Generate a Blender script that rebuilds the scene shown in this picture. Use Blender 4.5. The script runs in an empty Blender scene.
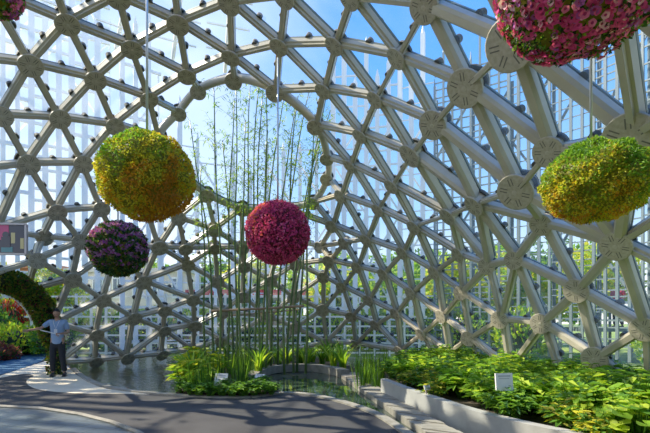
import bpy, math, random
from mathutils import Vector as V, Matrix, geometry, noise
rnd=random.Random(7)
PI=math.pi
col=bpy.context.scene.collection
F=433.;CH=1.55;HY=316.;CX=325.
def at(px,py,d): return V(((px-CX)/F*d,d,CH+(HY-py)/F*d))
def gp(px,py,z=0.): 
    d=F*(CH-z)/(py-HY); return V(((px-CX)/F*d,d,z))
NODES={'L1':(-4.76,8.01,6.92,0.219),'L2':(-5.65,8.32,6.34,0.224),'L3':(-4.84,9.15,6.50,0.219),'L4':(-3.94,8.85,6.97,0.215),'L5':(-2.89,8.50,7.24,0.216),'L6':(-3.07,9.62,6.84,0.199),'L7':(-1.80,8.07,7.33,0.209),'L8':(-2.01,9.19,7.00,0.201),'L9':(-4.08,10.07,6.55,0.212),'L10':(-4.94,10.21,6.00,0.213),'L11':(-5.70,9.34,5.78,0.215),'L12':(-6.45,8.63,5.52,0.212),'L13':(-6.45,9.45,4.84,0.230),'L14':(-5.71,10.26,5.13,0.221),'L15':(-6.44,10.44,4.03,0.216),'L16':(-5.69,11.05,4.26,0.209),'L17':(-7.29,11.28,3.58,0.211),'L18':(-6.29,11.19,3.46,0.218),'L19':(-7.04,10.62,2.90,0.204),'L20':(-6.68,11.49,2.48,0.221),'L21':(-6.29,12.32,1.96,0.214),'L22':(-5.39,12.91,2.53,0.238),'L23':(-4.71,12.33,3.46,0.231),'L24':(-4.07,12.07,4.25,0.211),'L25':(-4.07,12.68,3.47,0.209),'L26':(-4.22,13.37,3.08,0.216),'L27':(-3.21,12.67,4.03,0.209),'L28':(-3.40,13.45,3.60,0.216),'L29':(-3.48,14.12,2.62,0.213),'L30':(-4.25,14.00,2.03,0.222),'L31':(-4.42,14.77,1.17,0.235),'L32':(-5.11,13.84,1.68,0.220),'L33':(-5.33,14.44,1.01,0.226),'L34':(-5.84,13.31,1.44,0.234),'L35':(-6.73,12.79,0.96,0.210),'L36':(-7.14,13.55,0.08,0.217),'L37':(-6.22,13.69,0.17,0.219),'L38':(-5.60,14.97,0.17,0.221),'L39':(-2.54,13.37,3.59,0.212),'L40':(-2.62,14.10,3.11,0.219),'L41':(-1.83,14.69,2.70,0.218),'L42':(-2.77,14.64,2.16,0.218),'L43':(-0.98,14.71,3.26,0.229),'L44':(-1.10,15.21,2.18,0.234),'L45':(-1.98,15.25,1.48,0.223),'L46':(-1.06,15.55,1.10,0.237),'L47':(-0.09,15.41,1.73,0.236),'L48':(-0.07,15.11,2.87,0.222),'L49':(0.09,14.46,3.35,0.226),'L50':(-0.24,14.96,3.90,0.221),'L52':(0.55,14.81,2.51,0.205),'L53':(-3.48,14.77,1.62,0.219),'L54':(-3.67,15.29,0.62,0.219),'L55':(-4.81,15.79,0.23,0.224),'L56':(-1.90,15.75,0.06,0.212),'H1':(-3.15,10.74,7.09,0.198),'H2':(-3.77,11.16,6.73,0.194),'H3':(-4.24,11.08,6.05,0.212),'H4':(-3.96,11.59,5.41,0.212),'H5':(-3.33,12.21,4.91,0.213),'H6':(-2.46,12.91,4.68,0.220),'H7':(-1.32,13.33,4.80,0.212),'H8':(-0.39,13.43,5.01,0.216),'H9':(0.04,12.83,5.57,0.202),'H10':(0.04,11.72,5.76,0.192),'H11':(-0.24,10.44,6.08,0.209),'H12':(-1.14,9.83,6.59,0.215),'H13':(-2.16,10.19,7.05,0.206),'HB1':(-4.83,11.18,5.11,0.218),'HL':(-5.66,11.94,3.39,0.218),'P1':(-1.36,13.98,3.97,0.222),'A4':(-5.67,7.26,6.98,0.212),'A5':(-4.46,6.86,7.18,0.212),'A6':(-3.75,7.86,7.29,0.211),'T1':(-2.70,7.46,7.79,0.212),'T2':(-1.52,7.01,7.61,0.212),'T3':(-0.44,6.43,7.16,0.212),'T4':(0.59,5.70,6.62,0.212),'T5':(1.40,4.79,5.90,0.212),'LB1':(-7.27,11.67,1.31,0.215),'LB2':(-7.68,11.24,2.15,0.211),'LB3':(-7.29,9.71,3.46,0.207),'LB4':(-6.49,7.64,6.10,0.212),'LB5':(-7.22,8.58,4.39,0.212),'LB6':(-7.52,9.29,2.30,0.212),'M1':(-7.50,8.37,5.57,0.212),'LB7':(-7.52,12.30,0.16,0.212),'B1':(-0.94,8.70,6.93,0.198),'B2':(0.15,8.04,6.54,0.192),'B3':(-0.73,7.54,7.06,0.196),'B4':(0.37,6.85,6.55,0.190),'B5':(1.17,7.23,5.83,0.191),'B6':(0.96,8.51,5.78,0.186),'B7':(-0.06,9.29,6.35,0.195),'B8':(0.76,9.78,5.59,0.188),'B9':(0.60,10.99,5.33,0.193),'B10':(1.55,10.31,4.61,0.200),'B11':(1.38,11.58,4.36,0.198),'B12':(0.40,12.34,4.94,0.206),'B13':(0.17,13.39,4.30,0.212),'B14':(1.19,12.87,3.78,0.207),'B15':(0.56,13.91,3.86,0.211),'B16':(0.99,13.93,3.09,0.202),'B17':(1.75,13.29,2.81,0.200),'B18':(2.13,12.13,3.29,0.204),'B20':(1.41,14.36,2.05,0.209),'B21':(0.92,15.37,1.50,0.218),'B22':(0.05,15.76,0.54,0.224),'C1':(1.36,5.99,5.81,0.202),'C2':(2.04,6.36,4.88,0.236),'C3':(2.19,5.15,4.77,0.239),'C4':(1.89,7.65,4.91,0.229),'C5':(1.74,8.99,4.85,0.235),'C6':(3.02,6.90,3.51,0.239),'C7':(3.68,7.40,3.10,0.199),'C8':(4.08,6.09,2.52,0.200),'C9':(4.30,7.43,1.97,0.201),'C10':(3.68,8.48,2.63,0.192),'C11':(3.52,9.48,2.63,0.195),'C12':(3.33,10.68,2.11,0.187),'C15':(4.26,8.58,1.39,0.211),'C16':(4.74,7.63,0.78,0.211),'C18':(4.84,6.59,1.34,0.200),'C19':(3.38,4.81,3.51,0.243),'C21':(2.99,5.82,3.74,0.212),'C22':(2.85,8.35,3.65,0.225),'C23':(2.71,9.66,3.74,0.220),'C24':(2.21,10.93,3.76,0.207),'D4':(3.17,10.42,3.00,0.194),'D5':(2.86,11.48,2.68,0.197),'D6':(2.47,12.65,2.19,0.205),'D7':(2.21,13.79,1.60,0.206),'D8':(1.70,14.90,1.21,0.210),'D9':(1.11,16.30,0.44,0.222),'E1':(3.87,9.63,1.46,0.206),'E2':(3.15,11.86,1.52,0.201),'E3':(2.87,13.10,0.97,0.204),'E4':(2.43,14.35,0.36,0.211),'F1':(3.59,10.90,0.97,0.199),'F2':(3.40,12.15,0.48,0.204),'G1':(4.10,9.77,0.32,0.212),'G2':(4.68,8.58,0.08,0.212),'G3':(5.41,7.28,0.08,0.212),'G4':(4.04,11.16,0.03,0.212),'G5':(3.48,13.57,0.04,0.212),'T6':(2.58,4.38,5.43,0.212),'T7':(2.52,3.88,4.35,0.212),'R1':(4.27,4.85,2.95,0.212),'R2':(4.78,5.46,1.87,0.212),'R3':(5.19,5.79,0.80,0.212),'R4':(3.33,3.73,3.50,0.212)}
EDGES='A4-A5 A4-L1 A4-L2 A4-LB4 A5-A6 A5-L1 A6-L1 A6-L4 A6-L5 A6-T1 B1-B2 B1-B3 B1-B7 B1-H12 B1-L7 B1-L8 B10-B11 B10-B8 B10-B9 B10-C23 B10-C24 B10-C5 B11-B12 B11-B14 B11-B18 B11-B9 B11-C24 B12-B13 B12-B14 B12-B9 B12-H8 B12-H9 B13-B14 B13-B15 B13-H7 B13-H8 B13-L50 B14-B15 B14-B16 B14-B17 B14-B18 B15-B16 B15-L49 B15-L50 B16-B17 B16-B20 B16-L49 B16-L52 B17-B18 B17-B20 B17-D6 B17-D7 B18-C24 B18-D5 B18-D6 B2-B3 B2-B4 B2-B5 B2-B6 B2-B7 B20-B21 B20-D7 B20-D8 B20-L52 B21-B22 B21-D8 B21-D9 B21-L47 B21-L52 B22-D9 B22-L46 B22-L47 B22-L56 B3-B4 B3-L7 B3-T2 B3-T3 B4-B5 B4-C1 B4-T3 B4-T4 B5-B6 B5-C1 B5-C2 B5-C4 B6-B7 B6-B8 B6-C4 B6-C5 B7-B8 B7-H11 B7-H12 B8-B9 B8-C5 B8-H11 B9-H10 B9-H11 C1-C2 C1-C3 C1-T4 C1-T5 C10-C11 C10-C15 C10-C22 C10-C7 C10-C9 C10-E1 C11-C12 C11-C22 C11-C23 C11-D4 C11-E1 C12-D4 C12-D5 C12-E1 C12-E2 C12-F1 C15-C16 C15-C9 C15-E1 C15-G1 C15-G2 C16-C18 C16-C9 C16-G2 C16-G3 C18-C8 C18-C9 C18-G3 C18-R2 C18-R3 C19-C21 C19-C3 C19-C8 C19-R1 C19-R4 C19-T7 C2-C21 C2-C3 C2-C4 C2-C6 C21-C3 C21-C6 C21-C8 C22-C23 C22-C4 C22-C5 C22-C6 C22-C7 C23-C24 C23-C5 C23-D4 C24-D4 C24-D5 C3-T5 C3-T6 C3-T7 C4-C5 C4-C6 C6-C7 C6-C8 C7-C8 C7-C9 C8-C9 C8-R1 C8-R2 D4-D5 D5-D6 D5-E2 D6-D7 D6-E2 D6-E3 D7-D8 D7-E3 D7-E4 D8-D9 D8-E4 D9-E4 E1-F1 E1-G1 E2-E3 E2-F1 E2-F2 E3-E4 E3-F2 E3-G5 E4-G5 F1-F2 F1-G1 F1-G4 F2-G4 F2-G5 G1-G2 G1-G4 G2-G3 H1-H13 H1-H2 H1-L6 H10-H11 H10-H9 H11-H12 H12-H13 H12-L8 H13-L8 H2-H3 H2-L9 H3-H4 H3-HB1 H3-L10 H3-L9 H4-H5 H4-HB1 H5-H6 H5-L24 H5-L27 H6-H7 H6-L27 H6-L39 H6-P1 H7-H8 H7-P1 H8-H9 HB1-L10 HB1-L14 HB1-L16 HB1-L23 HB1-L24 HL-L16 HL-L18 HL-L20 HL-L21 HL-L22 HL-L23 L1-L2 L1-L3 L1-L4 L10-L11 L10-L14 L10-L3 L10-L9 L11-L12 L11-L13 L11-L14 L11-L2 L11-L3 L12-L13 L12-L2 L12-LB4 L12-LB5 L12-M1 L13-L14 L13-L15 L13-LB3 L13-LB5 L14-L15 L14-L16 L15-L16 L15-L17 L15-L18 L15-LB3 L16-L18 L17-L18 L17-L19 L17-LB3 L18-L19 L18-L20 L19-L20 L19-LB2 L19-LB3 L19-LB6 L2-L3 L2-LB4 L20-L21 L20-LB1 L20-LB2 L21-L22 L21-L34 L21-L35 L21-LB1 L22-L23 L22-L26 L22-L30 L22-L32 L22-L34 L23-L24 L23-L25 L23-L26 L24-L25 L24-L27 L25-L26 L25-L27 L25-L28 L26-L28 L26-L29 L26-L30 L27-L28 L27-L39 L28-L29 L28-L39 L28-L40 L29-L30 L29-L40 L29-L42 L29-L53 L3-L4 L3-L9 L30-L31 L30-L32 L30-L53 L31-L32 L31-L33 L31-L53 L31-L54 L31-L55 L32-L33 L32-L34 L33-L34 L33-L37 L33-L38 L33-L55 L34-L35 L34-L37 L35-L36 L35-L37 L35-LB1 L35-LB7 L36-L37 L36-LB7 L37-L38 L38-L55 L39-L40 L39-P1 L4-L5 L4-L6 L4-L9 L40-L41 L40-L42 L40-P1 L41-L42 L41-L43 L41-L44 L41-L45 L41-P1 L42-L45 L42-L53 L43-L44 L43-L48 L43-L49 L43-P1 L44-L45 L44-L46 L44-L47 L44-L48 L45-L46 L45-L53 L45-L54 L45-L56 L46-L47 L46-L56 L47-L48 L47-L52 L48-L49 L48-L52 L49-L50 L49-L52 L5-L6 L5-L7 L5-L8 L5-T1 L50-P1 L53-L54 L54-L55 L54-L56 L6-L8 L6-L9 L7-L8 L7-T1 L7-T2 LB1-LB7 LB3-LB5 LB3-LB6 LB4-M1 LB5-M1 R1-R2 R1-R4 R2-R3 R4-T7 T1-T2 T2-T3 T3-T4 T4-T5 T5-T6 T6-T7'

# ---------------------------------------------------------------- materials
def mat(name,color,rough=.6,metal=0.,var=None,scale=6.,bump=0.,spec=.5,trans=0.,coat=0.,emit=0.,detail=4.,bscale=None,space='Object'):
    m=bpy.data.materials.new(name);m.use_nodes=True;nt=m.node_tree;b=nt.nodes['Principled BSDF'];L=nt.links
    b.inputs['Base Color'].default_value=(*color,1);b.inputs['Roughness'].default_value=rough;b.inputs['Metallic'].default_value=metal
    b.inputs['Specular IOR Level'].default_value=spec
    if coat:b.inputs['Coat Weight'].default_value=coat
    tc=nt.nodes.new('ShaderNodeTexCoord')
    if var:
        n=nt.nodes.new('ShaderNodeTexNoise');n.inputs['Scale'].default_value=scale;n.inputs['Detail'].default_value=detail
        L.new(tc.outputs[space],n.inputs['Vector'])
        r=nt.nodes.new('ShaderNodeValToRGB');r.color_ramp.elements[0].position=.35;r.color_ramp.elements[1].position=.65
        r.color_ramp.elements[0].color=(*color,1);r.color_ramp.elements[1].color=(*var,1)
        L.new(n.outputs['Fac'],r.inputs['Fac']);L.new(r.outputs['Color'],b.inputs['Base Color'])
    if bump:
        n2=nt.nodes.new('ShaderNodeTexNoise');n2.inputs['Scale'].default_value=bscale or scale*3;n2.inputs['Detail'].default_value=5
        L.new(tc.outputs[space],n2.inputs['Vector'])
        bp=nt.nodes.new('ShaderNodeBump');bp.inputs['Strength'].default_value=bump;bp.inputs['Distance'].default_value=.02
        L.new(n2.outputs['Fac'],bp.inputs['Height']);L.new(bp.outputs['Normal'],b.inputs['Normal'])
    if trans:
        t=nt.nodes.new('ShaderNodeBsdfTranslucent');t.inputs['Color'].default_value=(min(1,color[0]*1.5+.03),min(1,color[1]*1.5+.03),color[2]*.8,1)
        mx=nt.nodes.new('ShaderNodeMixShader');mx.inputs[0].default_value=trans
        out=nt.nodes['Material Output'];L.new(b.outputs[0],mx.inputs[1]);L.new(t.outputs[0],mx.inputs[2]);L.new(mx.outputs[0],out.inputs[0])
    if emit:
        b.inputs['Emission Color'].default_value=(*color,1);b.inputs['Emission Strength'].default_value=emit
    return m
def glass_mat(name,tint,haze,hazecol=(.9,.95,1)):
    m=bpy.data.materials.new(name);m.use_nodes=True;nt=m.node_tree;nt.nodes.clear();L=nt.links
    out=nt.nodes.new('ShaderNodeOutputMaterial');tr=nt.nodes.new('ShaderNodeBsdfTransparent');tr.inputs[0].default_value=(*tint,1)
    gl=nt.nodes.new('ShaderNodeBsdfGlossy');gl.inputs['Roughness'].default_value=.03
    lw=nt.nodes.new('ShaderNodeLayerWeight');lw.inputs[0].default_value=.5;pw_=nt.nodes.new('ShaderNodeMath');pw_.operation='POWER';pw_.inputs[1].default_value=4.;L.new(lw.outputs['Facing'],pw_.inputs[0]);fr=nt.nodes.new('ShaderNodeMath');fr.operation='MULTIPLY_ADD';fr.inputs[1].default_value=.5;fr.inputs[2].default_value=.03;L.new(pw_.outputs[0],fr.inputs[0])
    m1=nt.nodes.new('ShaderNodeMixShader');L.new(fr.outputs[0],m1.inputs[0]);L.new(tr.outputs[0],m1.inputs[1]);L.new(gl.outputs[0],m1.inputs[2])
    tl=nt.nodes.new('ShaderNodeBsdfTranslucent');tl.inputs[0].default_value=(*hazecol,1)
    tc=nt.nodes.new('ShaderNodeTexCoord');no=nt.nodes.new('ShaderNodeTexNoise');no.inputs['Scale'].default_value=1.4;no.inputs['Detail'].default_value=5
    L.new(tc.outputs['Object'],no.inputs['Vector'])
    mr=nt.nodes.new('ShaderNodeMapRange');mr.inputs[1].default_value=.38;mr.inputs[2].default_value=.68;mr.inputs[3].default_value=haze*.25;mr.inputs[4].default_value=haze
    L.new(no.outputs['Fac'],mr.inputs[0])
    m2=nt.nodes.new('ShaderNodeMixShader');L.new(mr.outputs[0],m2.inputs[0]);L.new(m1.outputs[0],m2.inputs[1]);L.new(tl.outputs[0],m2.inputs[2]);L.new(m2.outputs[0],out.inputs[0])
    return m
def water_mat(name,color,rough=.04,bs=9.,bst=.6):
    m=mat(name,color,rough=rough,spec=.9);nt=m.node_tree;L=nt.links;b=nt.nodes['Principled BSDF'];b.inputs['IOR'].default_value=1.5
    tc=nt.nodes.new('ShaderNodeTexCoord');mp=nt.nodes.new('ShaderNodeMapping');mp.inputs['Scale'].default_value=(1,.6,1)
    n=nt.nodes.new('ShaderNodeTexNoise');n.inputs['Scale'].default_value=bs;n.inputs['Detail'].default_value=3
    L.new(tc.outputs['Object'],mp.inputs[0]);L.new(mp.outputs[0],n.inputs['Vector'])
    bp=nt.nodes.new('ShaderNodeBump');bp.inputs['Strength'].default_value=bst;bp.inputs['Distance'].default_value=.03
    L.new(n.outputs['Fac'],bp.inputs['Height']);L.new(bp.outputs['Normal'],b.inputs['Normal']);return m
def paving_mat(name,c1,c2,mortar,scale,rough=.5,w=.9,h=.45,ms=.015,rot=.3):
    m=mat(name,c1,rough=rough);nt=m.node_tree;L=nt.links;b=nt.nodes['Principled BSDF']
    tc=nt.nodes.new('ShaderNodeTexCoord');mp=nt.nodes.new('ShaderNodeMapping');mp.inputs['Rotation'].default_value=(0,0,rot)
    br=nt.nodes.new('ShaderNodeTexBrick');br.inputs['Color1'].default_value=(*c1,1);br.inputs['Color2'].default_value=(*c2,1);br.inputs['Mortar'].default_value=(*mortar,1)
    br.inputs['Scale'].default_value=scale;br.inputs['Brick Width'].default_value=w;br.inputs['Row Height'].default_value=h;br.inputs['Mortar Size'].default_value=ms
    L.new(tc.outputs['Object'],mp.inputs[0]);L.new(mp.outputs[0],br.inputs[0])
    n=nt.nodes.new('ShaderNodeTexNoise');n.inputs['Scale'].default_value=2.5;n.inputs['Detail'].default_value=6;L.new(tc.outputs['Object'],n.inputs['Vector'])
    mx=nt.nodes.new('ShaderNodeMix');mx.data_type='RGBA';mx.blend_type='MULTIPLY';mx.inputs[0].default_value=.6
    r=nt.nodes.new('ShaderNodeValToRGB');r.color_ramp.elements[0].color=(.55,.55,.55,1);r.color_ramp.elements[1].color=(1.2,1.2,1.2,1)
    L.new(n.outputs['Fac'],r.inputs[0]);L.new(br.outputs[0],mx.inputs[6]);L.new(r.outputs[0],mx.inputs[7]);L.new(mx.outputs[2],b.inputs['Base Color']);return m
M={}
M['steel']=mat('painted_steel',(.43,.395,.30),rough=.33,var=(.50,.46,.355),scale=3,spec=.5)
M['disc']=mat('disc_steel',(.36,.325,.235),rough=.45,var=(.47,.43,.33),scale=5,bump=.15)
M['slot']=mat('slot_dark',(.06,.06,.05),rough=.7);M['groove']=mat('groove',(.13,.125,.10),rough=.7)
M['gasket']=mat('gasket_dark',(.12,.16,.14),rough=.4)
M['glass']=glass_mat('pane_glass',(.93,.97,.98),.10)
M['white']=mat('white_paint',(.86,.88,.90),rough=.45)
M['bluegrey']=mat('bluegrey_shade_deck',(.17,.22,.24),rough=.45)  # shade of the white right frames put into the colour; also plain walkway grey
M['asphalt']=mat('asphalt',(.052,.051,.052),rough=.9,var=(.066,.065,.066),scale=2.2,bump=.25,bscale=90,spec=.15)
M['beige']=mat('beige_screed',(.62,.54,.40),rough=.8,var=(.68,.60,.46),scale=3,bump=.1,spec=.15)
M['blue']=mat('blue_rubber',(.04,.10,.17),rough=.85,var=(.055,.13,.21),scale=4,spec=.1)
M['kerb']=mat('kerb_stone',(.20,.185,.15),rough=.8,var=(.30,.28,.23),scale=6,bump=.2)
M['planterwall']=mat('planter_stone',(.30,.30,.28),rough=.75,var=(.40,.40,.37),scale=3,bump=.1)
M['stoneflag']=paving_mat('stone_flag',(.075,.10,.12),(.15,.175,.185),(.03,.035,.035),1.7,rough=.35)
M['slab']=paving_mat('walk_slab',(.42,.40,.35),(.50,.48,.42),(.14,.13,.12),2.,w=.6,h=.25,ms=.02,rot=.9)
M['soil']=mat('soil',(.045,.035,.022),rough=.9,var=(.08,.06,.035),scale=12,bump=.5)
M['lawn']=mat('lawn',(.13,.22,.04),rough=.9,var=(.25,.33,.06),scale=.8)
M['water']=water_mat('pond_water',(.035,.04,.02))
M['poolwater']=water_mat('pool_water',(.03,.05,.035),bs=4.,bst=.15)
M['blockshell']=mat('light_block_paint',(.48,.45,.37),rough=.8);M['trellis']=mat('trellis_paint',(.86,.82,.70),rough=.5);M['cable']=mat('steel_cable',(.55,.60,.66),rough=.3,metal=.6)
def leafm(n,c,t=.4,r=.45): M[n]=mat(n,c,rough=r,trans=t,spec=.25)
leafm('lf_dark',(.035,.10,.018));leafm('lf_mid',(.09,.22,.025));leafm('lf_bright',(.20,.38,.03));leafm('lf_yellow',(.55,.52,.04))
leafm('lf_gold',(.62,.36,.02));leafm('lf_amber',(.48,.22,.025));leafm('lf_olive',(.20,.21,.03));leafm('lf_lime',(.40,.53,.045));leafm('lf_deep',(.018,.045,.012),.2)
leafm('lf_teal',(.06,.17,.06));leafm('lf_maroon',(.16,.035,.05));leafm('lf_reddish',(.25,.08,.05))
leafm('fl_pink',(.88,.17,.36),.3);leafm('fl_hot',(.75,.07,.27),.3);leafm('fl_light',(.92,.48,.58),.3);leafm('fl_purple',(.42,.10,.40),.3);leafm('fl_lilac',(.45,.22,.42),.3)
leafm('fl_mag',(.50,.045,.18),.25);leafm('fl_coral',(.80,.20,.12),.3);leafm('fl_red',(.80,.03,.03),.3);leafm('fl_orange',(.80,.28,.06),.3)
M['core']=mat('plant_core',(.02,.03,.01),rough=.9);M['corepink']=mat('pink_core',(.10,.015,.04),rough=.9)
M['bamboo']=mat('bamboo_stem',(.07,.13,.03),rough=.4,var=(.13,.19,.05),scale=3)
M['bamboodry']=mat('bamboo_dry',(.22,.14,.07),rough=.5,var=(.30,.20,.10),scale=5)
M['bark']=mat('bark',(.12,.09,.06),rough=.9,var=(.18,.14,.10),scale=9,bump=.4)
M['skin']=mat('skin',(.45,.25,.16),rough=.5);M['shirt']=mat('shirt_cloth',(.24,.36,.55),rough=.85,var=(.28,.40,.60),scale=9)
M['black']=mat('black_cloth',(.010,.011,.014),rough=.8);M['shoe']=mat('shoe_black',(.012,.012,.012),rough=.4);M['hair']=mat('hair_black',(.012,.009,.007),rough=.45)
M['paper']=mat('sign_white',(.78,.78,.76),rough=.5);M['grey']=mat('grey_print',(.45,.46,.47),rough=.6);M['redcloth']=mat('red_cloth',(.5,.03,.06),rough=.8)
M['brick']=mat('terracotta',(.42,.16,.09),rough=.8,var=(.50,.22,.13),scale=4);M['cream']=mat('cream_wall',(.62,.56,.50),rough=.8,var=(.68,.63,.57),scale=2)
M['window']=mat('window_glass',(.12,.17,.24),rough=.1);M['awn_red']=mat('awning_red',(.55,.04,.04),rough=.7);M['awn_green']=mat('stall_green',(.02,.20,.06),rough=.6)
M['scr_dark']=mat('screen_dark',(.02,.02,.03),rough=.2,emit=.3);M['scr_pink']=mat('screen_pink',(.30,.03,.10),rough=.3,emit=.25,var=(.2,.02,.1),scale=9)
M['scr_yel']=mat('screen_yellow',(.30,.27,.12),rough=.3,emit=.25);M['scr_teal']=mat('screen_teal',(.03,.12,.14),rough=.3,emit=.3);M['frame']=mat('frame_metal',(.45,.40,.38),rough=.4,metal=.3)
# ---------------------------------------------------------------- mesh builder
class MB:
    def __init__(s): s.v=[];s.f=[];s.m=[]
    def add(s,vs,fs,mi=0):
        o=len(s.v);s.v+=[tuple(x) for x in vs]
        for f in fs: s.f.append([i+o for i in f]);s.m.append(mi)
    def box(s,c,h,X=V((1,0,0)),Y=V((0,1,0)),Z=V((0,0,1)),mi=0):
        c=V(c);vs=[c+X*(a*h[0])+Y*(b*h[1])+Z*(d*h[2]) for a in(-1,1) for b in(-1,1) for d in(-1,1)]
        s.add(vs,[(0,1,3,2),(4,6,7,5),(0,4,5,1),(2,3,7,6),(0,2,6,4),(1,5,7,3)],mi)
    def bar(s,a,b,w,h,up=V((0,0,1)),mi=0):
        a=V(a);b=V(b);t=(b-a);l=t.length;t.normalize();x=t.cross(up)
        if x.length<1e-3:x=t.cross(V((0,1,0)))
        x.normalize();u=x.cross(t);s.box((a+b)/2,(w/2,l/2,h/2),x,t,u,mi)
    def tube(s,pts,rad,n=8,mi=0,closed=False,caps=True):
        pts=[V(p) for p in pts];k=len(pts)
        if not hasattr(rad,'__len__'):rad=[rad]*k
        o=len(s.v);prev=None
        for i,p in enumerate(pts):
            if closed:t=pts[(i+1)%k]-pts[i-1]
            else:t=pts[min(i+1,k-1)]-pts[max(i-1,0)]
            t.normalize()
            if prev is None:
                x=t.orthogonal()
            else:
                x=prev-t*prev.dot(t)
                if x.length<1e-5:x=t.orthogonal()
            x.normalize();prev=x;y=t.cross(x)
            for j in range(n):
                a=2*PI*j/n;s.v.append(tuple(p+(x*math.cos(a)+y*math.sin(a))*rad[i]))
        for i in range(k if closed else k-1):
            i2=(i+1)%k
            for j in range(n):
                s.f.append([o+i*n+j,o+i*n+(j+1)%n,o+i2*n+(j+1)%n,o+i2*n+j]);s.m.append(mi)
        if caps and not closed:
            s.f.append([o+j for j in range(n)][::-1]);s.m.append(mi);s.f.append([o+(k-1)*n+j for j in range(n)]);s.m.append(mi)
    def lathe(s,prof,c=V((0,0,0)),n=24,mi=0,X=V((1,0,0)),Y=V((0,1,0)),Z=V((0,0,1))):
        o=len(s.v);c=V(c)
        for r,z in prof:
            for j in range(n):
                a=2*PI*j/n;s.v.append(tuple(c+(X*math.cos(a)+Y*math.sin(a))*r+Z*z))
        for i in range(len(prof)-1):
            for j in range(n):
                s.f.append([o+i*n+j,o+i*n+(j+1)%n,o+(i+1)*n+(j+1)%n,o+(i+1)*n+j]);s.m.append(mi)
        s.f.append([o+j for j in range(n)][::-1]);s.m.append(mi)
        s.f.append([o+(len(prof)-1)*n+j for j in range(n)]);s.m.append(mi)
    def ball(s,c,r,mi=0,n=16,sc=(1,1,1),nf=0):
        c=V(c);o=len(s.v);m=n//2
        for i in range(m+1):
            th=PI*i/m
            for j in range(n):
                a=2*PI*j/n;d=V((math.sin(th)*math.cos(a),math.sin(th)*math.sin(a),math.cos(th)))
                k=1+(nf*noise.noise(d*2.3+c) if nf else 0)
                s.v.append(tuple(c+V((d.x*sc[0],d.y*sc[1],d.z*sc[2]))*r*k))
        for i in range(m):
            for j in range(n): s.f.append([o+i*n+j,o+(i+1)*n+j,o+(i+1)*n+(j+1)%n,o+i*n+(j+1)%n]);s.m.append(mi)
    def leaf(s,p,d,nrm,L,W,mi=0,fold=.25,droop=0.):
        d=d.normalized();x=d.cross(nrm)
        if x.length<1e-4:x=d.orthogonal()
        x.normalize();u=x.cross(d)
        mid=p+d*L*.45;tip=p+d*L-u*droop*L
        s.add([p,mid-x*W/2+u*fold*W,tip,mid+x*W/2+u*fold*W],[(0,1,2),(0,2,3)],mi)
    def blade(s,p,d,L,W,bend,mi=0,seg=4):
        x=d.cross(V((0,0,1)))
        if x.length<1e-3:x=V((1,0,0))
        x.normalize();pts=[];q=V(p);dd=V(d).normalized()
        out=V((dd.x,dd.y,0));
        if out.length<1e-3:out=V((rnd.uniform(-1,1),rnd.uniform(-1,1),0))
        out.normalize();vs=[]
        for i in range(seg+1):
            t=i/seg;w=W*(1-t**2)*.5+.0008
            vs+=[q-x*w,q+x*w];q=q+dd*(L/seg);dd=(dd+out*bend/seg-V((0,0,1))*bend*t/seg*1.2).normalized()
        s.add(vs,[(2*i,2*i+1,2*i+3,2*i+2) for i in range(seg)],mi)
    def build(s,name,mats,parent=None,smooth=False,loc=None):
        me=bpy.data.meshes.new(name);me.from_pydata(s.v,[],s.f)
        if not isinstance(mats,(list,tuple)):mats=[mats]
        for m in mats:me.materials.append(M[m])
        if len(mats)>1:me.polygons.foreach_set('material_index',s.m)
        if smooth:me.polygons.foreach_set('use_smooth',[True]*len(s.f))
        me.update();o=bpy.data.objects.new(name,me);col.objects.link(o)
        if parent:o.parent=parent
        if loc is not None:o.location=loc
        return o
def tag(o,label=None,cat=None,group=None,kind=None):
    if label:o['label']=label
    if cat:o['category']=cat
    if group:o['group']=group
    if kind:o['kind']=kind
    return o
def thing(name,label,cat,loc=(0,0,0),rz=0,group=None):
    o=bpy.data.objects.new(name,None);col.objects.link(o);o.location=loc;o.rotation_euler=(0,0,rz);o.empty_display_size=.1
    return tag(o,label,cat,group)
kids={}
def dup(root,loc,rz=0,sc=1.,label=None,group=None):
    r=root.copy();col.objects.link(r);r.location=loc;r.rotation_euler=(0,0,rz);r.scale=(sc,)*3 if not hasattr(sc,'__len__') else sc
    if label:r['label']=label
    if group:r['group']=group
    for ch in list(root.children):
        c=ch.copy();col.objects.link(c);c.parent=r
        for g in list(ch.children):
            d=g.copy();col.objects.link(d);d.parent=c
    return r
def poly_sheet(name,pts,z,mats,thick=0.,parent=None,kind='structure'):
    pts=[V((p[0],p[1],z)) for p in pts];tri=geometry.tessellate_polygon([pts]);mb=MB();n=len(pts)
    mb.add(pts,[tuple(t) for t in tri])
    for f in mb.f:
        a,b,c=[V(mb.v[i]) for i in f]
        if (b-a).cross(c-a).z<0:f.reverse()
    if thick:
        mb.add([p for p in pts]+[p-V((0,0,thick)) for p in pts],[(i,(i+1)%n,n+(i+1)%n,n+i) for i in range(n)])
    o=mb.build(name,mats,parent)
    if kind:o['kind']=kind
    return o
def spline(pts,k=6,closed=False):
    pts=[V(p) for p in pts];n=len(pts);out=[]
    for i in range(n if closed else n-1):
        g=lambda j:pts[j%n] if closed else pts[max(0,min(n-1,j))]
        a,b,c,d=g(i-1),g(i),g(i+1),g(i+2)
        for q in range(k):
            t=q/k;out.append(.5*((2*b)+(c-a)*t+(2*a-5*b+4*c-d)*t*t+(3*b-a-3*c+d)*t**3))
    if not closed:out.append(pts[-1])
    return out
def inside(p,poly):
    c=False;j=len(poly)-1
    for i in range(len(poly)):
        a,b=poly[i],poly[j]
        if (a[1]>p[1])!=(b[1]>p[1]) and p[0]<(b[0]-a[0])*(p[1]-a[1])/(b[1]-a[1])+a[0]:c=not c
        j=i
    return c
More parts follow.
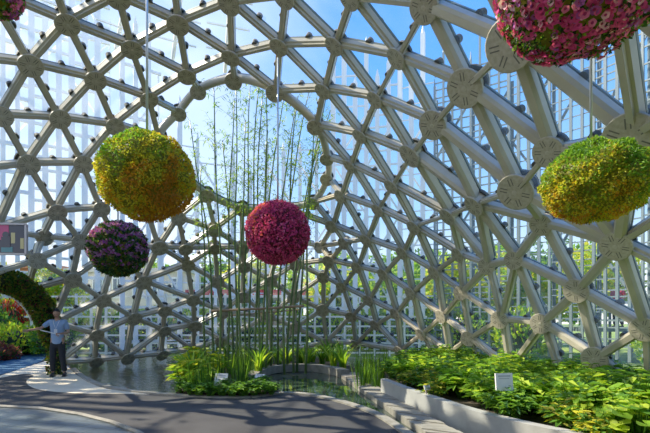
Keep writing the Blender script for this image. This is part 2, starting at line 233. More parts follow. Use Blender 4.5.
# ---------------------------------------------------------------- setting: ground
Wp=lambda l:[(p.x,p.y) for p in l]
lawn=poly_sheet('floor_lawn',[(-70,-10),(70,-10),(70,90),(-70,90)],-.12,'lawn');lawn['label']='green lawn outside the dome'
edge_px=[(48,351),(62,356),(72,369),(86,380),(108,388),(150,394),(200,397.5),(250,398),(280,394),(308,395.5),(335,401),(360,408.5),(382,418),(405,433)]
edge=spline([gp(*p) for p in edge_px],4)+[V((1.3,4.6,0)),V((1.9,3.6,0)),V((3.2,2.4,0)),V((5,1.4,0))]
path=[(-22,20.5),(-14.6,19.3)]+Wp(edge)+[(8,-3),(-10,-3),(-22,4)]
poly_sheet('floor_path',path,0,'asphalt',.12)
beige_px=[(-60,381),(-10,378),(18,370),(40,363),(52,360),(62,363),(73,371),(86,381),(107,389),(150,394.5),(120,394),(75,393.5),(40,390),(28,385),(27,380),(34,376),(24,374),(0,378),(-60,386)]
poly_sheet('floor_beige_band',Wp(spline([gp(*p) for p in beige_px[:-1]],3)),.006,'beige')
blue_px=[(-80,377),(0,375),(22,368.5),(40,362),(48,356),(49,350),(40,349),(0,355),(-80,362)]
poly_sheet('floor_blue_band',Wp([gp(*p) for p in blue_px]),.004,'blue')
flag_px=[(-90,408),(0,407),(40,409),(80,415),(112,423),(140,434),(160,450),(172,480),(170,560),(-300,560),(-300,412)]
poly_sheet('floor_stone_flagging',Wp([gp(*p) for p in flag_px]),.006,'stoneflag')
mb=MB();mb.tube([gp(p[0],p[1]-.6,.02) for p in flag_px[:7]],.035,6);o=mb.build('trim_1','kerb');o['kind']='structure'
mb=MB()
ek=edge[8:]
for a,b in zip(ek[:-1],ek[1:]): mb.bar(a+V((0,.05,-.02)),b+V((0,.05,-.02)),.14,.10)
o=mb.build('trim_2','kerb');o['kind']='structure'
# water
wat=poly_sheet('floor_water',[(-12,5),(2.5,3.0),(5.5,4),(5.5,12),(2,17),(-9,17.5)],-.07,'water');tag(wat,'still dark pond water between the path and the dome foot','pond',kind='structure')
pool_px=[(255,381),(262,375),(285,371),(312,370.5),(338,374),(352,384),(366,394),(386,408),(402,420),(425,434),(404,434),(382,417),(360,407),(335,399),(308,394),(280,392),(262,390)]
o=poly_sheet('floor_pool_water',Wp([gp(*p) for p in pool_px]),-.045,'poolwater')
mb=MB();rp=spline([gp(*p) for p in [(251,381),(258,376),(270,372),(290,369.8),(312,369.8),(332,372.5),(345,376)]],5)
for a,b in zip(rp[:-1],rp[1:]): mb.bar(a+V((0,0,.06)),b+V((0,0,.06)),.26,.2)
tag(mb.build('pool_rim','kerb'),'curved grey stone rim around the small round pool','kerb')
# stone walkway beside the planter, slab by slab
La=spline([gp(*p) for p in [(338,374.5),(352,384),(366,394),(386,407.5),(402,419),(425,434)]],5)
Lb=spline([gp(*p) for p in [(356,371.5),(372,382.5),(388,396),(418,412),(440,424),(470,440)]],5)
for i in range(0,len(La)-1):
    a,b,c,d=La[i],La[i+1],Lb[i+1],Lb[i];cen=(a+b+c+d)/4
    mb=MB();q=[cen+(p-cen)*.97 for p in (a,b,c,d)];q=[p-cen for p in q];h=.035+.008*(i%3)
    mb.add([p+V((0,0,h)) for p in q]+[p+V((0,0,-.1)) for p in q],[(0,1,2,3),(7,6,5,4),(0,4,5,1),(1,5,6,2),(2,6,7,3),(3,7,4,0)])
    o=mb.build('stepping_slab','kerb',loc=cen);tag(o,'pale grey stone slab in the walkway between pool and planter wall','slab','stone slabs beside the planter wall')
# planter
wl=spline([V((1.12,8.7,0)),V((1.38,7.6,0)),V((1.68,6.6,0)),V((1.98,5.75,0)),V((2.5,4.85,0)),V((3.3,4.1,0)),V((4.4,3.6,0))],6)
mb=MB()
def lat(i,L): t=(L[min(i+1,len(L)-1)]-L[max(i-1,0)]).normalized();return V((-t.y,t.x,0))
vs=[];n=len(wl)
for i,p in enumerate(wl):
    q=lat(i,wl)*(1)
    a=p;b=p+q*.14
    vs+=[a+V((0,0,-.12)),a+V((0,0,.29)),b+V((0,0,.29)),b+V((0,0,-.12))]
fs=[]
for i in range(n-1):
    for k in range(4): fs.append((4*i+k,4*i+(k+1)%4,4*i+4+(k+1)%4,4*i+4+k))
fs+=[(0,1,2,3),(4*n-4,4*n-1,4*n-2,4*n-3)]
mb.add(vs,fs);tag(mb.build('planter_wall','planterwall'),'low curved pale stone wall edging the right planting bed','planter')
bed=Wp([p+lat(i,wl)*.1 for i,p in enumerate(wl)])+[(5.6,4.6),(5.9,6.8),(5.2,8.6),(4.9,10.8),(3.9,13.2),(2.4,13.4),(1.5,11)]
poly_sheet('floor_planter_soil',bed,.2,'soil',.3)
island_px=[(176,393),(180,380),(190,368),(205,360),(240,356.5),(290,356),(330,360),(352,368),(358,373),(345,374),(312,369),(285,369),(262,373),(252,380),(258,388),(280,393),(262,396),(220,396.5)]
island=Wp([gp(*p) for p in island_px]);poly_sheet('floor_island_soil',island,.05,'soil',.15)
# ---------------------------------------------------------------- the lattice dome
P={k:V(v[:3]) for k,v in NODES.items()};RD={k:v[3] for k,v in NODES.items()}
ED=[tuple(e.split('-')) for e in EDGES.split()]
nb={k:set() for k in P}
for a,b in ED:nb[a].add(b);nb[b].add(a)
CEN=V((-.5,5.0,2.0))
NR={}
for k,p in P.items():
    # neighbours sorted around, area-weighted normal
    acc=V((0,0,0));ns=list(nb[k])
    for i in range(len(ns)):
        for j in range(i+1,len(ns)):
            if ns[j] in nb[ns[i]]:
                c=(P[ns[i]]-p).cross(P[ns[j]]-p)
                if c.dot(CEN-p)<0:c=-c
                acc+=c.normalized()
    if acc.length<.1:acc=CEN-p
    NR[k]=acc.normalized()     # inward
sm={}
for k in P: sm[k]=(NR[k]*2+sum((NR[j] for j in nb[k]),V((0,0,0)))/max(1,len(nb[k]))).normalized()
NR=sm
for k in P:
    if k[0] in 'C' and k not in('C5','C22','C23','C24') or k in('E1','F1'): NR[k]=(NR[k]+(V((0,0,1.6))-P[k]).normalized()*.75).normalized()
HC=sum((P['H%d'%i] for i in range(1,14)),V((0,0,0)))/13
HN=sum(((P['H%d'%i]-HC).cross(P['H%d'%(i%13+1)]-HC) for i in range(1,14)),V((0,0,0))).normalized()
if HN.y>0:HN=-HN
for i in range(1,14):NR['H%d'%i]=(NR['H%d'%i]*.3+HN).normalized()
dome=thing('lattice_dome','huge triangulated steel lattice dome with round disc joints and glass panes','dome',(0,0,0))
cam=V((0,0,CH))
hub_me={}
def hub_mesh():
    mb=MB()
    # z = inward. disc cap at 0, barrel behind
    mb.lathe([(.96,.0),(1.,-.03),(1.,-.17),(.97,-.20)][::-1],n=28,mi=0)
    mb.lathe([(.62,-1.15),(.62,-.2)],n=20,mi=1)
    mb.lathe([(.86,-1.35),(.86,-1.12)],n=20,mi=2)
    for s in range(6):
        a=s*PI/3+.2;d=V((math.cos(a),math.sin(a),0));t=V((-d.y,d.x,0))
        for q in(-.085,.085): mb.box(d*.60+t*q+V((0,0,.004)),(.20,.026,.006),d,t,V((0,0,1)),3)
    mb.lathe([(.14,0),(.12,.02)],n=12,mi=1)
    return mb
hm=hub_mesh();h0=hm.build('hub',['disc','steel','slot','groove'])
me=h0.data;bpy.data.objects.remove(h0)
vis=lambda p:(p.y>.5 and -20<CX+F*p.x/p.y<670 and -20<HY-F*(p.z-CH)/p.y<453)
def px_size(p,r):return r*F/max(p.y,.5)
def mesh_join(list_):
    mb=MB()
    for m_,mat4 in list_:
        o=len(mb.v);mb.v+=[tuple(mat4@v.co) for v in m_.vertices]
        for f in m_.polygons:mb.f.append([i+o for i in f.vertices]);mb.m.append(f.material_index)
    return mb
hubs=[k for k in P if not k.startswith('H') or k in('HB1','HL')]+[ 'H%d'%i for i in range(1,14)]
hubs.sort(key=lambda k:-px_size(P[k],RD[k])*(1 if vis(P[k]) else .01))
DK={'C3':1.28,'C19':1.2,'C2':1.2,'C6':1.25,'C4':1.15,'C1':1.08,'C9':1.08,'C8':1.08,'C5':1.15,'C16':1.08}
rest=[]
for i,k in enumerate(hubs):
    z=NR[k];x=z.cross(V((0,0,1)));x=x.normalized() if x.length>.01 else V((1,0,0));y=z.cross(x)
    m4=Matrix.Translation(P[k])@Matrix((x,y,z)).transposed().to_4x4()@Matrix.Rotation(rnd.uniform(0,1),4,'Z')@Matrix.Diagonal((RD[k]*DK.get(k,1),RD[k]*DK.get(k,1),RD[k]*1.0,1))
    if i<100:
        o=bpy.data.objects.new('hub',me);col.objects.link(o);o.parent=dome;o.matrix_local=m4
    else: rest.append((me,m4))
if rest: tag(mesh_join(rest).build('hub',['disc','steel','slot','groove'],dome),kind='stuff')
THIN=[tuple(q.split('-')) for q in 'C3-C2 C2-C4 C4-C5 C5-B10 C19-C21 C21-C6 C6-C22 C1-B5 B5-B6 C1-C2 B10-B11 C22-C23 C23-C24'.split() if q!='C1-C2']
def strut_mb(a,b):
    pa,pb=P[a],P[b];t=(pb-pa).normalized();n=(NR[a]+NR[b]).normalized();n=(n-t*n.dot(t)).normalized();x=t.cross(n)
    ra,rb=RD[a],RD[b];R=(ra+rb)/2;w=.62*R;h=.80*R
    if (a,b) in THIN or (b,a) in THIN: w=.40*R;h=.55*R
    elif a[0]=='C' and b[0]=='C' and R>.17: w=.74*R;h=1.0*R
    A=pa+t*ra*.55;B=pb-t*rb*.55
    mb=MB();sec=[(-.5,-.28),(-.28,-.5),(.28,-.5),(.5,-.28),(.5,.28),(.28,.5),(-.28,.5),(-.5,.28)]
    if w<.7*R: sec=[(-.5,-.42),(.5,-.42),(.5,.16),(.27,.24),(.27,.5),(-.27,.5),(-.27,.24),(-.5,.16)]
    vs=[];off=-n*(h*.5+.24*R)
    for q in(A,B):
        for u,v in sec: vs.append(q+off+x*(u*w*1.0)+n*(v*h))
    mb.add(vs,[(i,(i+1)%8,8+(i+1)%8,8+i) for i in range(8)],0)
    og=-n*(h+.24*R+.012)
    mb.box((A+B)/2+og,(w*.5,(B-A).length/2,.018),x,t,n,1)
    og=-n*(h+.24*R+.005)
    # round glazing clamp half way, outside
    c=(A+B)/2+og+x*w*.42*(1 if x.z>0 else -1)
    mb.lathe([(.062,-.07),(.062,.02)],c,n=12,mi=2,X=x,Y=t,Z=n)
    return mb
strs=[(a,b) for a,b in ED if not(a[0]=='H' and b[0]=='H' and a not in('HB1','HL') and b not in('HB1','HL'))]
strs.sort(key=lambda e:-( (P[e[0]]-P[e[1]]).length/max(.5,(P[e[0]].y+P[e[1]].y)/2))*(1 if vis((P[e[0]]+P[e[1]])/2) else .01))
big=MB()
for i,(a,b) in enumerate(strs):
    mb=strut_mb(a,b)
    if i<100: mb.build('strut',['steel','gasket','slot'],dome)
    else:
        o=len(big.v);big.v+=mb.v;big.f+=[[j+o for j in f] for f in mb.f];big.m+=mb.m
tag(big.build('strut',['steel','gasket','slot'],dome),kind='stuff')
# opening rim
ring=['H%d'%i for i in range(1,14)]
rc=spline([P[k]-NR[k]*.16 for k in ring],6,True)
mb=MB();mb.tube(rc,.10,10,closed=True);tag(mb.build('opening_rim','steel',dome,True),'round steel rim of the circular opening')
rc2=[p-(HN*.14) for p in rc];mb=MB();mb.tube(rc2,.06,8,closed=True);mb.build('rim_gasket','gasket',dome,True)
# panes
tris=set()
for a,b in ED:
    for c in nb[a]&nb[b]: tris.add(tuple(sorted((a,b,c))))
tris=[t for t in tris if not(all(k[0]=='H' and k not in('HB1','HL') for k in t))]
def pane_mb(t):
    q=[P[k]-NR[k]*(RD[k]*1.04+.035) for k in t];c=sum(q,V((0,0,0)))/3;n=(q[1]-q[0]).cross(q[2]-q[0]).normalized();mb=MB()
    q=[c+(p-c)*.985 for p in q];mb.add(q,[(0,1,2)]);return mb
tris.sort(key=lambda t:(-((P[t[1]]-P[t[0]]).cross(P[t[2]]-P[t[0]])).length/max(.5,P[t[0]].y)**2*(1 if vis((P[t[0]]+P[t[1]]+P[t[2]])/3) else .01),t))
big=MB()
for i,t in enumerate(tris):
    mb=pane_mb(t)
    if i<100: mb.build('pane','glass',dome)
    else:
        o=len(big.v);big.v+=mb.v;big.f+=[[j+o for j in f] for f in mb.f];big.m+=mb.m
tag(big.build('pane','glass',dome),kind='stuff')
mb=MB();nseg=18
prof=[(7.6,-.1),(8.4,2.5),(8.2,5.2),(6.6,8.),(3.8,9.7),(.6,10.3)]
for i in range(nseg):
    a0=PI+.1+ (PI-.2)*i/nseg;a1=PI+.1+(PI-.2)*(i+1)/nseg
    for j in range(len(prof)-1):
        q=[V((math.cos(a)*r*1.15,math.sin(a)*r-1.5,z)) for a,(r,z) in((a0,prof[j]),(a1,prof[j]),(a1,prof[j+1]),(a0,prof[j+1]))];mb.add(q,[(0,1,2,3)])
o=mb.build('wall_light_block','blockshell');o['kind']='structure'  # opaque shell added unseen behind the camera to cut ambient light
# ---------------------------------------------------------------- outer frame bays
def bay(p0,p1,H,mats,label,group,np_=3,pw=.11,rs=.62,z0=0.,lean=0.,rw=.035,topz=None):
    p0=V(p0);p1=V(p1);br=random.Random(int(p0.x*7+p0.y*13));rs*=br.uniform(.75,1.5);pw*=br.uniform(.7,1.25);rw*=br.uniform(.6,1.2)
    t=thing('outer_frame',label,'frame',(0,0,0),0,group);c=(p0+p1)/2;t.location=(c.x,c.y,0)
    d=(p1-p0).normalized();nn=V((-d.y,d.x,0))
    for i in range(np_):
        q=p0+(p1-p0)*(i/np_)-c;mb=MB();hh=H*(1+.07*math.sin(i*2.1+p0.x))
        mb.box(q+V((0,0,hh/2)),(pw/2,pw/2,hh/2),d,nn)
        mb.lathe([(pw*.5,0),(.01,.35)],q+V((0,0,hh)),n=6)
        mb.build('post',mats,t)
    mb=MB();z=.5;a=p0-c;b=p1-c
    while z<H*.97:
        mb.bar(a+V((0,0,z)),b+V((0,0,z)),rw,rw*1.3);z+=rs*br.uniform(.6,1.4)
    mb.build('rail_grid',mats,t)
    mb=MB();k=0;z=1.5
    while z<H-2.6:
        mb.bar((a if k%2 else b)+nn*.5+V((0,0,z)),(b if k%2 else a)+nn*.5+V((0,0,z+2.4)),.07,.09);k+=1;z+=2.4
    for q in (a,b): mb.bar(q+nn*.5,q+nn*.5+V((0,0,H*.9)),.06,.06)
    mb.build('brace',mats,t)
    return t
AC=V((-.5,8.2,0));AR=12.6
def ap(a):
    k=AR if math.degrees(a)<128 else 20.5
    return AC+V((math.cos(a)*k,math.sin(a)*k*(.95 if k<15 else .8),0))
angs=[math.radians(a) for a in range(128,-32,-7)]
LA_=[math.radians(a) for a in range(196,118,-5)]
for L_ in (angs,LA_):
    for i in range(len(L_)-1):
        a0,a1=L_[i],L_[i+1]
        if L_ is LA_: p0,p1=[AC+V((math.cos(q)*20.5,math.sin(q)*16.4,0)) for q in(a0,a1)]
        else: p0,p1=[AC+V((math.cos(q)*AR,math.sin(q)*AR*.95,0)) for q in(a0,a1)]
        mid=math.degrees((a0+a1)/2)
        if L_ is LA_: bay(p0,p1,19.,'white','tall white steel post frame far outside the left of the dome','tall white frames outside the left',3,.24,.85,rw=.11)
        elif mid<66: bay(p0,p1,12.5,'bluegrey','tall white steel post frame coloured blue grey for shade, with many thin rails, outside the right of the dome','shade coloured frames outside',4,.10,.42,rw=.045)
        elif mid<88: bay(p0,p1,13.2,'white','tall white steel post frame behind the dome right of the opening','tall white frames right of the opening',3,.2,.6,rw=.06)
        elif mid>118: bay(p0,p1,13.5,'white','tall white steel post frame behind the dome left of the opening','tall white frames left of the opening',3,.17,.6,rw=.07)
        else: bay(p0,p1,9.2+.9*math.sin(i*1.7),'white','white pointed post frame seen behind the round opening','white frames behind the opening',2,.17,1.1,rw=.035)
# low trellis fence behind the dome foot
x=-12.5
while x<2.4:
    t=thing('trellis_panel','low white square trellis fence panel behind the dome foot','fence',(x,18.,0),0,'white trellis fence panels');mb=MB()
    for k in range(3): 
        m2=MB();m2.box((k*.62+.3,0,1.18),(.04,.04,1.3));m2.build('post','trellis',t)
    for z in(.02,.42,.75,1.12,1.52,1.9,2.36): mb.box((.93,0,z),(.93,.02,.035))
    mb.build('rail_grid','trellis',t);x+=1.86
# roof rafters over the frames
for i,a in enumerate(range(196,100,-9)):
    a=math.radians(a);p0=AC+V((math.cos(a)*15.5,math.sin(a)*13.,13.2));mb=MB()
    dr=V((-math.cos(a),-math.sin(a)*.95,0))
    mb.tube([p0*1.-p0+V((0,0,0)),dr*3+V((0,0,1.3)),dr*6+V((0,0,1.9))],.09,6)
    for q in(1,2,3,4,5): mb.bar(dr*q*1.1+V((0,0,.42*q))-V((-dr.y,dr.x,0))*.95,dr*q*1.1+V((0,0,.42*q))+V((-dr.y,dr.x,0))*.95,.06,.06)
    o=mb.build('roof_rafter','white',loc=p0);tag(o,'white curved rafter with cross bars above the outer frames','rafter','white rafters above the left frames')
# ---------------------------------------------------------------- trees and background
def tree_proto(name,label,group,leaf,h,rad,seed,nl=2400,hue=None):
    r=random.Random(seed);t=thing(name,label,'tree',(0,0,0),0,group)
    mb=MB();mb.tube([(0,0,-.15),(.05,.02,h*.35),(0,.05,h*.6)],[.16,.12,.06],8)
    for k in range(5):
        a=k*1.3;mb.tube([(0.03,.03,h*.35+.2*k),(math.cos(a)*rad*.6,math.sin(a)*rad*.6,h*.55+.3*k)],[.06,.02],6)
    mb.build('trunk','bark',t);mb=MB()
    blobs=[(V((r.uniform(-.6,.6)*rad,r.uniform(-.6,.6)*rad,h*r.uniform(.35,.88))),rad*r.uniform(.35,.6)) for _ in range(10)]
    for k in range(nl):
        c,br=r.choice(blobs);d=V((r.gauss(0,1),r.gauss(0,1),r.gauss(0,1))).normalized();p=c+d*br*r.uniform(.75,1.05)
        dd=(d+V((r.uniform(-1,1),r.uniform(-1,1),r.uniform(-1,.5)))).normalized();s=r.uniform(.24,.42)
        mb.leaf(p,dd,d,s,s*.6,r.choice([0,0,1,1,2]))
    mb.build('foliage',leaf,t);return t
tl=[('pale yellow green leafy tree beyond the outer frames','yellow green trees outside',['lf_yellow','lf_lime','lf_bright']),('bright green bushy tree beyond the outer frames','bright green trees outside',['lf_lime','lf_bright','lf_mid']),('darker green tree beyond the outer frames','darker green trees outside',['lf_mid','lf_bright','lf_dark'])]
prot=[tree_proto('garden_tree',a,b,c,5.2,2.2,i) for i,(a,b,c) in enumerate(tl)]
tp=[(-28,25,0,1.1),(-22.5,25.5,1,1.1),(-18.2,23,0,.85),(-17,41,1,1.5),(-11,42,2,1.5),(-6,34.5,0,1.3),(-.6,33,1,1.2),(1.2,26.5,0,.9),(5,25,1,1.),(9.2,25.5,0,1.),(12.6,20,0,.9),(13.6,26,2,1.2),(14.6,15.5,1,.85),(18.5,20,2,1.1),(16.,11,0,.8),(6,33,2,1.3),(-23,17,1,.8),(-30,33,2,1.2),(11.5,33,1,1.3),(-33,20,0,1.),(-12.8,20.8,0,.72),(.6,21.8,0,.75),(3.3,21.3,1,.8),(5.9,20.2,0,.8),(8.6,18.8,0,.72),(-16.2,19.6,0,.7)]
first=[True]*3
for x,y,k,s in tp:
    if first[k]: prot[k].location=(x,y,-.1);prot[k].scale=(s,)*3;first[k]=False
    else: dup(prot[k],(x,y,-.1),rnd.uniform(0,6),s)
sh=tree_proto('shade_tree','tall leafy tree added out of view left of the dome to shade the path','added shade trees left',['lf_mid','lf_bright','lf_dark'],13.,3.4,77,700)  # out-of-view trees, added to throw broken shade on the path
sh.location=(-15,8.2,-.1)
dup(sh,(-14.5,12.4,-.1),1.2,.98);dup(sh,(-19,4.5,-.1),2.2,1.1)
def bush_proto(name,label,cat,group,leaf,r0,h,seed,nl,ls,mix,core='core'):
    r=random.Random(seed);t=thing(name,label,cat,(0,0,0),0,group);mb=MB();mb.ball((0,0,h*.45),r0*.8,0,14,(1,1,h/r0*.5));mb.build('branches',core,t,True);mb=MB()
    for k in range(nl):
        a=r.uniform(0,2*PI);ct=r.uniform(-.6,1);st=math.sqrt(1-ct*ct);d=V((math.cos(a)*st,math.sin(a)*st,ct))
        p=V((d.x*r0,d.y*r0,h*.45+d.z*h*.52))*(r.uniform(.88,1.04)*(1+.12*noise.noise(d*3+V((seed,0,0)))))
        dd=(d+V((r.uniform(-1,1),r.uniform(-1,1),r.uniform(-.3,1.2)))*.8).normalized()
        mb.leaf(p,dd,d,ls*r.uniform(.7,1.3),ls*.55,r.choice(mix))
    mb.build('foliage',leaf,t);return t
b1=bush_proto('clipped_bush','low rounded lime green bush in the left flower bed','bush','lime bushes left',['lf_lime','lf_bright','lf_yellow'],.75,.95,5,900,.13,[0,0,1,2])
b1.location=gp(10,355.5);b1.location.z=-.08;b1.scale=(1.2,1.2,1.35)
for px,py,s in((-12,356.5,1.2),(27,353.5,1.25),(40,351,1.15),(18,350,1.3),(-2,351,1.3)):
    l=gp(px,py);l.z=-.08;dup(b1,l,px,s)
b2=bush_proto('maroon_bush','dark maroon leafy bush at the edge of the left flower bed','bush','maroon bushes left',['lf_maroon','lf_reddish','lf_dark'],.55,.75,6,700,.13,[0,0,1,2])
b2.location=gp(-9,361);b2.location.z=-.08
l=gp(-24,364);l.z=-.08;dup(b2,l,1.,1.1);l=gp(6,359.5);l.z=-.08;dup(b2,l,2.,.75)
b3=bush_proto('red_flower_bush','tall bush covered in bright red flowers behind the planted arch','bush','red flower bushes',['fl_red','fl_coral','lf_mid'],.75,1.7,8,1000,.16,[0,0,1,2])
b3.location=at(12,372,19.5);b3.location.z=-.1;b3.scale=(.85,.85,1.35)
dup(b3,(-16.5,19.5,-.1),2.,1.2)
b4=bush_proto('green_shrub','mid green shrub in the left flower bed behind the arch','bush','green shrubs left',['lf_mid','lf_teal','lf_bright'],.8,1.7,9,900,.15,[0,0,1,2])
b4.location=(-10.6,17.,-.1)
dup(b4,(-13.6,17.5,-.1),1.5,1.2);dup(b4,(-9.,18.9,-.1),2.5,.9)
b5=bush_proto('orange_flower_bush','orange flowering bush behind the trellis fence','bush','orange flower bushes',['fl_orange','fl_coral','lf_olive'],.9,1.6,10,800,.2,[0,1,2,2])
b5.location=(-10.5,21,-.1)
for x,y,s in((-8.6,22,1.1),(-13.8,20.6,1.),(-6.9,21.4,.8)): dup(b5,(x,y,-.1),x,s)
b6=bush_proto('hedge_bush','green hedge bush behind the trellis fence','bush','hedge bushes behind the fence',['lf_lime','lf_bright','lf_mid'],1.,1.5,11,900,.2,[0,0,1,2])
b6.location=(-8,20,-.1);b6.scale=(1,1,1.35)
for x,y,s in((-6.,20.5,1.),(-4.,20,.95),(-2,20.4,1.05),(0,20,1.),(2.2,20.3,1.),(4.2,19.8,.95),(6.3,19.,1.),(7.9,17.4,1.),(10.6,13.2,.9),(-10.2,20.2,1.),(10.5,11.5,.8),(-12.2,19.6,1.)): dup(b6,(x,y,-.1),x*2,(s,s,s*1.35))
# buildings
def building(loc,w,h,wallm,nx,nz,label,winm='window',roofm=None):
    t=thing('building',label,'building',loc);mb=MB();mb.box((0,1.5,h/2),(w/2,1.5,h/2));mb.build('wall',wallm,t)
    for i in range(nx):
        for k in range(nz):
            x=-w/2+w*(i+.5)/nx;z=h*(k+.55)/nz;m=MB();m.box((x,-.02,z),(w/nx*.26,.05,h/nz*.3));fr=m.build('window_frame','white',t)
            m=MB();m.box((x-w/nx*.12,-.05,z),(w/nx*.09,.04,h/nz*.25));m.box((x+w/nx*.12,-.05,z),(w/nx*.09,.04,h/nz*.25));m.build('pane',winm,fr)
    mb=MB();mb.box((0,1.5,h+.1),(w/2+.2,1.7,.12));mb.build('roof',roofm or wallm,t);return t
building((-12.3,27,-.1),7.4,4.4,'cream',6,2,'cream low building with tall paired windows behind the trellis fence')
building((-19.5,28.5,-.1),3.4,4.8,'brick',2,2,'terracotta building beside the cream building behind the frames')
building((4,42,-.1),7,5.5,'cream',5,2,'cream building far behind the right of the fence')
st=thing('market_stall','green stall with a long red and white awning behind the bamboo','stall',(-4.1,23.6,-.1));mb=MB();mb.box((0,0,1.35),(2.9,.6,1.35));mb.build('stall_body','awn_green',st)
mb=MB();mb.bar((-3.1,-.5,2.95),(3.1,-.5,2.95),1.6,.09);mb.box((0,-1.28,2.85),(3.1,.03,.16));mb.build('awning','awn_red',st);mb=MB();mb.box((0,-1.32,2.66),(3.1,.03,.06));mb.build('awning_trim','white',st)
for i,x in enumerate((-3.7,-2.,-.3,1.2)):
    pass
# raised deck with rails and a visitor outside right
# ---------------------------------------------------------------- hanging balls
def flower_ball(name,label,c,rx,rz,cols,pick,nl,ls,topz,seed,blossom=None,nb_=0,bs=.05,corem='lf_olive',rag=.05,cabx=0.):
    r=random.Random(seed);t=thing(name,label,'flower ball',c,0);mb=MB();mb.ball((0,0,0),1,0,20,(rx*.93,rx*.93,rz*.93));mb.build('basket_core',corem,t,True)
    mb=MB()
    for k in range(nl):
        ct=r.uniform(-1,1);a=r.uniform(0,2*PI);s_=math.sqrt(1-ct*ct);d=V((math.cos(a)*s_,math.sin(a)*s_,ct))
        q=1+rag*(noise.noise(d*3.2+V((seed,1,2)))*1.6)+r.uniform(-.04,.04)
        p=V((d.x*rx,d.y*rx,d.z*rz))*q
        dd=(d*.9+V((r.uniform(-1,1),r.uniform(-1,1),r.uniform(-1,1)))).normalized()
        mb.leaf(p-dd*ls*.4,dd,d,ls*r.uniform(.7,1.3),ls*.62,pick(d,r),fold=.3)
    mb.build('foliage',cols,t)
    if blossom:
        mb=MB()
        for k in range(nb_):
            ct=r.uniform(-1,1);a=r.uniform(0,2*PI);s_=math.sqrt(1-ct*ct);d=V((math.cos(a)*s_,math.sin(a)*s_,ct))
            if noise.noise(d*2.6+V((3,seed,0)))<-.22: continue
            q=1+rag*(noise.noise(d*3.2+V((seed,1,2)))*1.6)+r.uniform(0.0,.045);p=V((d.x*rx,d.y*rx,d.z*rz))*q
            n=(d+V((r.uniform(-1,1),r.uniform(-1,1),r.uniform(-1,1)))*.45).normalized();x=n.orthogonal().normalized();y=n.cross(x);R=bs*r.uniform(.75,1.25);mi=r.randrange(len(blossom)-1)
            if noise.noise(d*2+V((seed,7,0)))>.1 and r.random()<.6: mi=1
            pts=[p-n*R*.35];ph=r.uniform(0,6)
            for j in range(10):
                aa=2*PI*j/10;pts.append(p+(x*math.cos(aa)+y*math.sin(aa))*R*.36-n*R*.1)
            for j in range(10):
                aa=2*PI*j/10;rr=R*(1 if j%2==0 else .86);pts.append(p+(x*math.cos(aa)+y*math.sin(aa))*rr+n*R*.16)
            mb.add(pts,[(0,1+j,1+(j+1)%10) for j in range(10)],len(blossom)-1);o_=len(mb.v)-21
            for j in range(10): mb.f.append([o_+1+j,o_+11+j,o_+11+(j+1)%10,o_+1+(j+1)%10]);mb.m.append(mi)
        tag(mb.build('blossoms',blossom,t),kind='stuff')
    mb=MB();mb.tube([(cabx,0,rz*.9),(cabx,0,topz-c[2])],.018 if c[1]>5 else .013,8);mb.build('hanging_cable','cable',t,True)
    return t
def yg(d,r):   # leaf colour by position: green crown, gold skirt
    v=d.z*.55-d.x*.45+noise.noise(d*2.5)*.9+r.uniform(-.35,.35)
    return 0 if v>.75 else 1 if v>.4 else 2 if v>.1 else 3 if v>-.3 else 4 if v>-.6 else 5
ygc=['lf_mid','lf_bright','lf_olive','lf_yellow','lf_gold','lf_amber']
flower_ball('hanging_flower_ball','large green and golden yellow leaf ball hanging at the left',at(147,177,6.0),.62,.575,ygc,yg,15000,.042,7.9,1)
def yg2(d,r):
    v=d.z*.75+noise.noise(d*2.5+V((4,4,4)))*.9+r.uniform(-.5,.5)+.38
    return 0 if v>.85 else 1 if v>.4 else 2 if v>.1 else 3 if v>-.35 else 4 if v>-.6 else 5
flower_ball('hanging_flower_ball','green and yellow leaf ball hanging at the right above the plants',at(596,182,4.3),.48,.37,ygc,yg2,14000,.033,6.5,2,cabx=-.05,rag=.09)
pd=lambda d,r:r.choice([0,0,1,1,2])
flower_ball('hanging_flower_ball','round magenta flower ball hanging in front of the circular opening',(-.95,8.72,CH+83/F*8.72),.615,.615,['fl_mag','fl_hot','lf_maroon','fl_pink','fl_coral'],lambda d,r:(4 if d.x<-.35 and noise.noise(d*3)>.1 and r.random()<.5 else r.choice([0,0,1,1,2,3])),7500,.06,6.75,3,corem='corepink',rag=.03)
flower_ball('hanging_flower_ball','small dark green and purple banded flower ball hanging below the golden one',at(118,249,10.3),.64,.62,['lf_dark','lf_deep','lf_teal','fl_lilac','fl_purple','lf_olive'],lambda d,r:(r.choice([3,4,3,4,0]) if math.sin(d.z*17+d.x*2+noise.noise(d*2.2)*4.5)>.05+r.uniform(-.5,.5) and d.z>-.55+r.uniform(-.2,.3) else r.choice([0,1,1,5,2])),6500,.085,5.9,4)
flower_ball('hanging_petunia_ball','very large pink petunia ball cut off by the top right corner',at(584,-34,3.0),.575,.545,['lf_dark','lf_mid','lf_deep','lf_bright'],lambda d,r:r.choice([0,0,1,2,2,3]),5200,.04,5.2,5,['fl_pink','fl_hot','fl_light','fl_pink','fl_purple','fl_mag'],3600,.027,rag=.06)
flower_ball('hanging_petunia_ball','purple pink petunia ball just peeking in at the top left corner',at(-14,-20,4.6),.34,.34,['lf_dark','lf_mid','lf_bright'],lambda d,r:r.choice([0,1,2]),2200,.045,6.5,6,['fl_purple','fl_pink','fl_purple','fl_mag'],900,.035,rag=.06)
